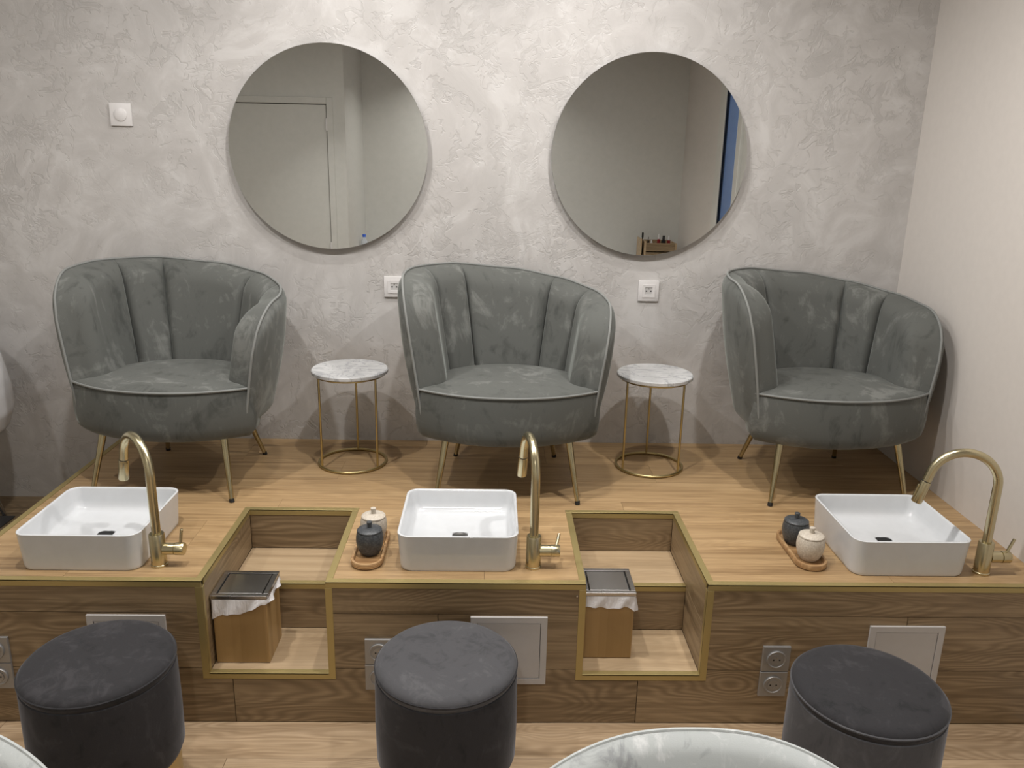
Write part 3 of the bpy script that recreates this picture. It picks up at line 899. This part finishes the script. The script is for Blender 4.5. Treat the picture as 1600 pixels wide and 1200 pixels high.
# ------------------------------------------------------------------ waste bins in the niches
def bin_(x, y, w_, d_, h_, lab, seed, skew, hinge_right):
    b = thing('waste_bin', lab, 'bin', (x, y, ZN+0.001), 0, 'bamboo waste bins')
    n = 5
    bm = bmesh.new()
    add_box(bm, -w_/2, w_/2, -d_/2, d_/2, 0, h_-0.012, 0.002)
    link('box', finish(bm, 'box'), M['bamboo'], b)
    # steel lid: frame, recessed plate, flap
    bm = bmesh.new()
    fo = 0.004; z0, z1 = h_-0.012, h_
    X, Y = w_/2+fo, d_/2+fo; rim = 0.016
    add_box(bm, -X, X, -Y, -Y+rim, z0, z1, 0.001); add_box(bm, -X, X, Y-rim, Y, z0, z1, 0.001)
    add_box(bm, -X, -X+rim, -Y+rim, Y-rim, z0, z1, 0.001); add_box(bm, X-rim, X, -Y+rim, Y-rim, z0, z1, 0.001)
    add_box(bm, -X+0.002, X-0.002, -Y+0.002, Y-0.002, z0-0.004, z0+0.001)
    ld = link('lid_frame', finish(bm, 'lid_frame'), M['steel'], b)
    bm = bmesh.new(); g = 0.004
    add_box(bm, -X+rim+g, X-rim-g, -Y+rim+g*0.6, Y-rim-g, z1-0.006, z1-0.001, 0.0012)
    link('flap', finish(bm, 'flap'), M['steel'], ld)
    bm = bmesh.new()
    add_box(bm, -X+rim, -X+rim+0.003, -Y+rim, Y-rim, z1-0.010, z1-0.0075); add_box(bm, X-rim-0.003, X-rim, -Y+rim, Y-rim, z1-0.010, z1-0.0075)
    link('gap', finish(bm, 'gap'), M['hole'], ld)
    # bag skirt hanging over the rim
    rg = random.Random(seed)
    ol = rrect(w_+0.004, d_+0.004, 0.006, 3)
    P = []
    for (ax, ay), (bx, by) in zip(ol, ol[1:]+ol[:1]):
        k_ = max(1, int(math.hypot(bx-ax, by-ay)/0.009))
        for q_ in range(k_): P.append((sm(ax, bx, q_/k_), sm(ay, by, q_/k_)))
    N = len(P)
    loops = []
    ph = [rg.uniform(0, 6.28) for _ in range(6)]
    for lv in range(7):
        f = lv/6; ring = []
        for k, (px, py) in enumerate(P):
            a = 2*pi*k/N
            hem = 0.040 + skew*(px/(w_/2)) + 0.006*sin(3*a+ph[0]) + 0.004*sin(7*a+ph[1])
            if py > 0: hem *= 0.8
            hem = max(0.016, hem)
            puff = 0.003 + 0.010*f*(0.5+0.5*sin(9*a+ph[2]+2*f)) + 0.005*sin(17*a+ph[3]+3*f)*f*(1-0.3*f)
            puff = max(0.0025, puff)
            nx_, ny_ = px/(w_/2), py/(d_/2)
            if abs(nx_) > abs(ny_): dx, dy = math.copysign(puff, nx_), 0
            else: dx, dy = 0, math.copysign(puff, ny_)
            if hinge_right is False and x-abs(px)-0.02 < 0: pass
            ring.append((px+dx*(0.2 if (px+x) < lim_left else 1.0), py+dy, h_-0.0125-hem*f))
        loops.append(ring)
    bm = bmesh.new(); add_loops(bm, loops, False, False)
    link('bag', finish(bm, 'bag', 60), M['bag'], b)
    return b
lim_left = -0.872
bin_(-0.790, -1.130, 0.168, 0.150, 0.240, 'bamboo waste bin with steel lid in the left niche', 3, -0.026, False)
lim_left = 0.288
bin_(0.371, -1.095, 0.158, 0.150, 0.240, 'bamboo waste bin with steel lid in the right niche', 5, 0.010, True)

# ------------------------------------------------------------------ sockets, switch, hatches
def wall_socket(x, z, lab):
    s = thing('wall_socket', lab, 'socket', (x, 0, z), 0, 'white wall sockets')
    W_ = 0.0445
    bm = bmesh.new(); add_box(bm, -W_, W_, -0.010, 0, -W_, W_, 0.0025, 2); link('plate', finish(bm, 'plate', 30), M['white_plastic'], s)
    bm = bmesh.new(); q_ = 0.0275
    # insert with a round well
    outer = [(a, -0.0125, b) for a, b in rrect(2*q_, 2*q_, 0.002, 11)]
    def circ(r, yy): return [(r*cos(math.atan2(b, a)), yy, r*sin(math.atan2(b, a))) for a, _, b in outer]
    add_loops(bm, [[(a, -0.009, b) for a, _, b in outer], outer, circ(0.0215, -0.0125), circ(0.0205, -0.0105), circ(0.0195, 0.0), circ(0.001, 0.0)], False, True)
    ins = link('insert', finish(bm, 'insert', 30), M['white_plastic'], s)
    for dx in (-0.0095, 0.0095):
        lathe('pin_hole', [(0.0, -0.0108), (0.0032, -0.0108), (0.0032, -0.0102)], M['hole'], ins, 16, (dx, 0, 0), axis='y', caps=False)
    lathe('earth_pin', [(0.0, -0.0125), (0.002, -0.012), (0.0024, -0.0105), (0.0024, -0.0102)], M['steel'], ins, 14, (0, 0, 0.0105), axis='y', caps=False)
    lathe('well', [(0.0, -0.0103), (0.0205, -0.0103), (0.0205, -0.0100)], M['well'], ins, 32, axis='y', caps=False)
    return s
wall_socket(0.6535, 1.193, 'white wall socket below the right mirror')
wall_socket(-0.4335, 1.193, 'white wall socket partly hidden by the middle armchair')
sw = thing('light_switch', 'white square light switch with round button, left of the left mirror', 'switch', (-1.511, 0, 1.867))
bm = bmesh.new(); add_box(bm, -0.0425, 0.0425, -0.010, 0, -0.0435, 0.0435, 0.0015, 2); link('plate', finish(bm, 'plate', 30), M['white_plastic'], sw)
lathe('button', [(0.0, -0.0145), (0.0235, -0.0145), (0.0255, -0.013), (0.0262, -0.0095)], M['white_plastic'], sw, 48, axis='y', caps=False)

def front_socket(x, z, lab, flip=1):
    s = thing('power_socket', lab, 'socket', (x, -D, z), 0, 'aluminium sockets on the platform front')
    bm = bmesh.new(); add_box(bm, -0.0435, 0.0435, -0.009, 0, -0.0445, 0.0445, 0.0012); link('plate', finish(bm, 'plate'), M['alu'], s)
    r_ = lathe('collar', [(0.030, -0.0085), (0.0305, -0.0125), (0.0295, -0.0145), (0.026, -0.0145), (0.0245, -0.0125), (0.0185, -0.0118), (0.018, -0.0135), (0.0, -0.0135)], M['alu'], s, 48, axis='y', caps=False)
    for dx in (-0.0095, 0.0095):
        lathe('pin_hole', [(0.0, -0.0140), (0.0028, -0.0140), (0.0028, -0.0134)], M['hole'], s, 14, (dx, 0, 0), axis='y', caps=False)
    lathe('earth_pin', [(0.0, -0.0150), (0.0018, -0.0148), (0.002, -0.0134)], M['steel'], s, 12, (0, 0, 0.0085*flip), axis='y', caps=False)
    return s
for x, where in ((0.889, 'beside the right stool'), (-0.352, 'behind the middle stool'), (-1.522, 'at the left picture edge')):
    front_socket(x, 0.2430 + (0.018 if x < 0.5 else 0), 'upper aluminium power socket of the pair ' + where)
    front_socket(x-0.001, 0.1520 + (0.018 if x < 0.5 else 0), 'lower aluminium power socket of the pair ' + where, -1)
for x, z, lab in ((0.0485, 0.266, 'white access hatch behind the middle stool'), (1.2925, 0.242, 'white access hatch behind the right stool'), (-1.115, 0.265, 'white access hatch behind the left stool')):
    h_ = thing('access_hatch', lab, 'hatch', (x, -D, z), 0, 'access hatches on the platform front')
    bm = bmesh.new(); a = 0.118; f_ = 0.0195
    for q_ in ((-a, a, a-f_, a), (-a, a, -a, -a+f_), (-a, -a+f_, -a+f_, a-f_), (a-f_, a, -a+f_, a-f_)):
        add_box(bm, q_[0], q_[1], -0.008, 0, q_[2], q_[3])
    link('frame', finish(bm, 'frame'), M['hatch'], h_)
    bm = bmesh.new(); add_box(bm, -a+f_+0.0015, a-f_-0.0015, -0.0065, -0.001, -a+f_+0.0015, a-f_-0.002, 0.001); link('door', finish(bm, 'door'), M['hatch'], h_)
    bm = bmesh.new(); add_box(bm, -a+f_-0.002, a-f_+0.002, -0.0009, 0, -a+f_-0.002, a-f_+0.002); link('backing', finish(bm, 'backing'), M['hole'], h_)
# small screw cover left of the right niche
lathe('screw_cap', [(0.0, -0.002), (0.003, -0.0015), (0.0035, 0.0)], M['steel'], pf, 14, (U[1][0]-TR-0.006, -D/2-0.0, H-0.042), axis='y', caps=False)

# ------------------------------------------------------------------ stools
def stool(x, y, h, lab, mat_top, mat_body, r=0.191):
    s = thing('pouf_stool', lab, 'stool', (x, y, 0), 0, 'velvet pouf stools')
    lathe('base', [(0.0, 0.0), (r-0.016, 0.0), (r-0.014, 0.003), (r-0.014, 0.15), (0.0, 0.15)], M['gold_wire'], s, 80, caps=False)
    b = 0.137
    lathe('body', [(0.0, b), (r-0.016, b), (r-0.006, b+0.006), (r, b+0.022), (r+0.002, b+0.12), (r+0.0005, h-0.055), (r-0.0005, h-0.042), (r-0.003, h-0.040), (0.0, h-0.040)], mat_body, s, 80, caps=False)
    lathe('cushion', [(0.0, h-0.040), (r-0.004, h-0.040), (r-0.001, h-0.034), (r+0.001, h-0.026), (r-0.002, h-0.016), (r-0.010, h-0.008), (r-0.024, h-0.003), (r-0.07, h+0.002), (r-0.13, h+0.004), (0.0, h+0.005)], mat_top, s, 80, caps=False)
    circ = [((r-0.001)*cos(2*pi*k/80), (r-0.001)*sin(2*pi*k/80), h-0.0225) for k in range(80)]
    tube('piping', circ, 0.0035, mat_body, s, 6, True)
    return s
stool(-1.048, -1.570, 0.455, 'charcoal velvet pouf stool at the left, below the left basin', M['velvet_dark'], M['velvet_dark'])
stool(-0.127, -1.560, 0.452, 'grey velvet pouf stool in the middle, with a darker body', M['velvet_mid'], M['velvet_dark'])  # lighter mottled velvet top over a darker body
stool(0.972, -1.675, 0.457, 'charcoal velvet pouf stool at the right, beside the paired sockets', M['velvet_dark'], M['velvet_mid'])

# ------------------------------------------------------------------ pale chairs in the foreground
def pale_chair(x, y, ztop, lab, w_=0.56):
    c = thing('velvet_chair', lab, 'chair', (x, y, 0), 0, 'pale velvet chairs in the foreground')
    zb = 0.42
    def back(front):
        bm = bmesh.new()
        def fn(u, v):
            s = -1+2*u
            zt = ztop - 0.115*(abs(s)**2.6) - (0.10*max(0, abs(s)-0.86)/0.14 if abs(s) > 0.86 else 0)
            z = sm(zb, zt, v)
            wv = w_/2*(0.86+0.14*v)
            edge = sqrt(max(0, 1-abs(s)**6))*sqrt(max(0, 1-v**10))
            yy = -0.08*abs(s)**2.2 + 0.05*v
            return (wv*s, yy + (-1 if front else 1)*0.034*edge, z)
        add_grid(bm, fn, 40, 24)
        return finish(bm, 'backrest', 70)
    link('backrest', back(True), M['velvet_pale'], c)
    link('back_cover', back(False), M['velvet_pale'], c)
    bm = bmesh.new()
    ol = lambda k, z: [(a*k, b*k-0.27, z) for a, b in rrect(w_*0.9, 0.46, 0.14, 8)]
    add_loops(bm, [ol(0.9, 0.37), ol(0.98, 0.385), ol(1.0, 0.42), ol(0.99, 0.455), ol(0.93, 0.475), ol(0.5, 0.485)])
    link('seat', finish(bm, 'seat', 60), M['velvet_pale'], c)
    for sx in (-1, 1):
        for sy in (-0.44, -0.09):
            tube('leg', [(sx*0.22, sy+(-0.03 if sy < -0.2 else 0.03), 0.0), (sx*0.18, sy, 0.375)], [0.009, 0.014], M['leg_brass'], c, 12)
    # stitched seam along the rim
    pts = []
    for k in range(41):
        s = -0.97+1.94*k/40
        zt = ztop - 0.115*(abs(s)**2.6) - (0.10*max(0, abs(s)-0.86)/0.14 if abs(s) > 0.86 else 0)
        pts.append((w_/2*s*0.995, -0.08*abs(s)**2.2 + 0.05+0.004, zt+0.001))
    tube('piping', pts, 0.004, M['velvet_pale'], c, 6)
    return c
pale_chair(0.372, -2.230, 0.714, 'pale grey velvet chair back at the bottom of the picture, beside the right stool', 0.72)
pale_chair(-1.060, -2.230, 0.725, 'pale grey velvet chair corner at the bottom left picture corner', 0.62)

# ------------------------------------------------------------------ white shell chair at the left edge
wc = thing('shell_chair', 'white glossy moulded seat cut off by the left picture edge', 'chair', (-2.30, -0.40, STEP))
bm = bmesh.new()
def sh_fn(inner):
    def fn(u, v):
        a = 2*pi*u
        k = (0.30, 0.72, 0.93, 1.0, 1.0, 0.97, 0.93, 0.90, 0.88)
        z = (0.40, 0.41, 0.45, 0.52, 0.60, 0.68, 0.76, 0.84, 0.90)
        f = v*8; i_ = min(7, int(f)); q_ = f-i_
        kk = sm(k[i_], k[i_+1], q_); zz = sm(z[i_], z[i_+1], q_)
        fr = max(0, -sin(a))        # front is cut lower
        if fr > 0.5: zz = min(zz, sm(0.90, 0.52, min(1, (fr-0.5)/0.35)))
        if inner: kk -= 0.03; zz += 0.012*(1-v)
        return (0.385*kk*cos(a), 0.33*kk*sin(a), zz)
    return fn
o1 = add_grid(bm, sh_fn(False), 64, 40); o2 = add_grid(bm, sh_fn(True), 64, 40)
for i_ in range(64):
    bm.faces.new((o1[i_][40], o1[i_+1][40], o2[i_+1][40], o2[i_][40]))
bm.faces.new([o1[i_][0] for i_ in range(64)]); bm.faces.new([o2[i_][0] for i_ in range(64)])
bmesh.ops.remove_doubles(bm, verts=bm.verts, dist=0.0004)
link('shell', finish(bm, 'shell', 60), M['shell_white'], wc)
for sx in (-1, 1):
    for sy in (-0.65, 0.65):
        tube('leg', [(sx*0.20, sy*0.30, 0.0), (sx*0.12, sy*0.2, 0.41)], [0.009, 0.012], M['steel'], wc, 12)
o = box('floor_mat', -2.60, -2.05, -0.36, -0.215, STEP, STEP+0.006, M['mat_grey'], None, 0.002)
tag(o, 'small dark grey mat on the low step by the left picture edge', 'mat')

# ------------------------------------------------------------------ things seen in the mirrors
ct = thing('counter', 'white counter along the wall opposite, below the mirror reflections', 'counter', (0.26, YB+0.28, 0))
def cbox(name, x0, x1, y0, y1, z0, z1, mat, bev=0.0):
    o = box(name, x0, x1, y0, y1, z0, z1, mat, ct, bev); o.location = Vector(o.location) - Vector(ct.location); return o
cbox('body', XC+0.01, XR-0.01, YB+0.002, YB+0.50, 0.0, 0.76, M['paint_white'])
cbox('worktop', XC+0.004, XR-0.004, YB+0.002, YB+0.56, 0.76, 0.79, M['white_plastic'], 0.003)
bt = thing('water_bottle', 'clear plastic water bottle with blue cap seen in the left mirror', 'bottle', (-1.165, -3.98, 0.79))
lathe('body', [(0.0, 0.0), (0.030, 0.0), (0.033, 0.006), (0.033, 0.06), (0.031, 0.065), (0.033, 0.07), (0.033, 0.150), (0.026, 0.175), (0.014, 0.195), (0.0125, 0.205), (0.0, 0.205)], M['bottle'], bt, 32, caps=False)
lathe('label', [(0.0334, 0.075), (0.0337, 0.076), (0.0337, 0.130), (0.0334, 0.131)], M['pink_label'], bt, 32, caps=False)
lathe('cap', [(0.0, 0.203), (0.0155, 0.203), (0.0160, 0.205), (0.0160, 0.224), (0.015, 0.226), (0.0, 0.226)], M['blue_cap'], bt, 28, caps=False)

rk = thing('wooden_rack', 'small wooden organiser rack reflected at the bottom of the right mirror', 'rack', (1.49, -4.13, 0.79), radians(0))
def kbox(name, *a, mat='acacia', bev=0.002):
    o = box(name, *a, M[mat], rk, bev); return o
kbox('side_panel', -0.165, -0.150, -0.11, 0.08, 0.0, 0.225, mat='niche')
kbox('side_panel', -0.130, -0.115, -0.11, 0.10, 0.0, 0.205, mat='niche')
kbox('side_panel', 0.150, 0.165, -0.11, 0.10, 0.0, 0.190, mat='niche')
kbox('front_board', -0.115, 0.150, 0.085, 0.10, 0.115, 0.190, mat='clad')
kbox('front_board', -0.115, 0.150, 0.085, 0.10, 0.0, 0.105, mat='clad')
kbox('shelf', -0.115, 0.150, -0.11, 0.085, 0.155, 0.167, mat='clad')
kbox('back_board', -0.150, 0.150, -0.12, -0.11, 0.0, 0.20, mat='clad')
def bottle(dx, dy, h_, r_, mat, capmat, lab):
    b = thing('polish_bottle', lab, 'bottle', (1.49+dx, -4.13+dy, 0.79+0.1685), 0, 'small bottles on the reflected rack')
    lathe('glass', [(0.0, 0), (r_, 0), (r_, h_*0.5), (r_*0.5, h_*0.56), (0, h_*0.56)], M[mat], b, 20, caps=False)
    lathe('cap', [(0.0, h_*0.5), (r_*0.62, h_*0.56), (r_*0.55, h_), (0, h_)], M[capmat], b, 20, caps=False)
bottle(-0.085, 0.03, 0.07, 0.008, 'black_gloss', 'steel', 'thin dark polish bottle at the left of the reflected rack')
bottle(-0.060, 0.05, 0.045, 0.012, 'white_plastic', 'white_plastic', 'short white polish bottle on the reflected rack')
bottle(0.010, 0.03, 0.095, 0.014, 'red', 'white_plastic', 'red polish bottle with white cap in the middle of the reflected rack')
bottle(0.050, 0.05, 0.085, 0.020, 'black_gloss', 'black_gloss', 'stout black bottle on the reflected rack')
bottle(0.100, 0.04, 0.080, 0.015, 'red', 'white_plastic', 'red polish bottle with white cap at the right of the reflected rack')
br = thing('brush', 'tall dark brush standing in the side slot of the reflected rack', 'brush', (1.49-0.140, -4.13+0.03, 0.79), 0)
lathe('handle', [(0.0, 0), (0.006, 0), (0.006, 0.23), (0.009, 0.235), (0.009, 0.275), (0.0, 0.28)], M['black_gloss'], br, 16, caps=False)

# ------------------------------------------------------------------ recessed ceiling spots
for k, (x, y, wt, spr) in enumerate(SPOTS):
    row, k0 = ('row above the basins', 0) if k < 4 else ('row above the pale chairs', 4) if k < 6 else ('row next to the plaster wall', 6) if k < 8 else ('row by the wall opposite', 8)
    nth = ('first', 'second', 'third', 'fourth')[k-k0]
    d_ = thing('ceiling_spot', '%s recessed round ceiling spot from the left in the %s' % (nth, row), 'ceiling light', (x, y, CEIL), 0, 'recessed ceiling spots')
    lathe('trim_ring', [(0.036, 0.0), (0.046, 0.0), (0.046, -0.004), (0.044, -0.006), (0.036, -0.005), (0.035, -0.001)], M['white_plastic'], d_, 40, caps=False)
    lathe('lens', [(0.0, -0.0005), (0.035, -0.0005), (0.035, -0.002), (0.0, -0.002)], M['lens'], d_, 32, caps=False)
    ld_ = bpy.data.lights.new('spot_beam', 'AREA'); ld_.energy = wt; ld_.shape = 'DISK'; ld_.size = 0.066; ld_.spread = radians(spr)
    ld_.color = SPOT_COL
    lo = bpy.data.objects.new('spot_beam', ld_); COL.objects.link(lo); lo.parent = d_; lo.location = (0, 0, -0.012)
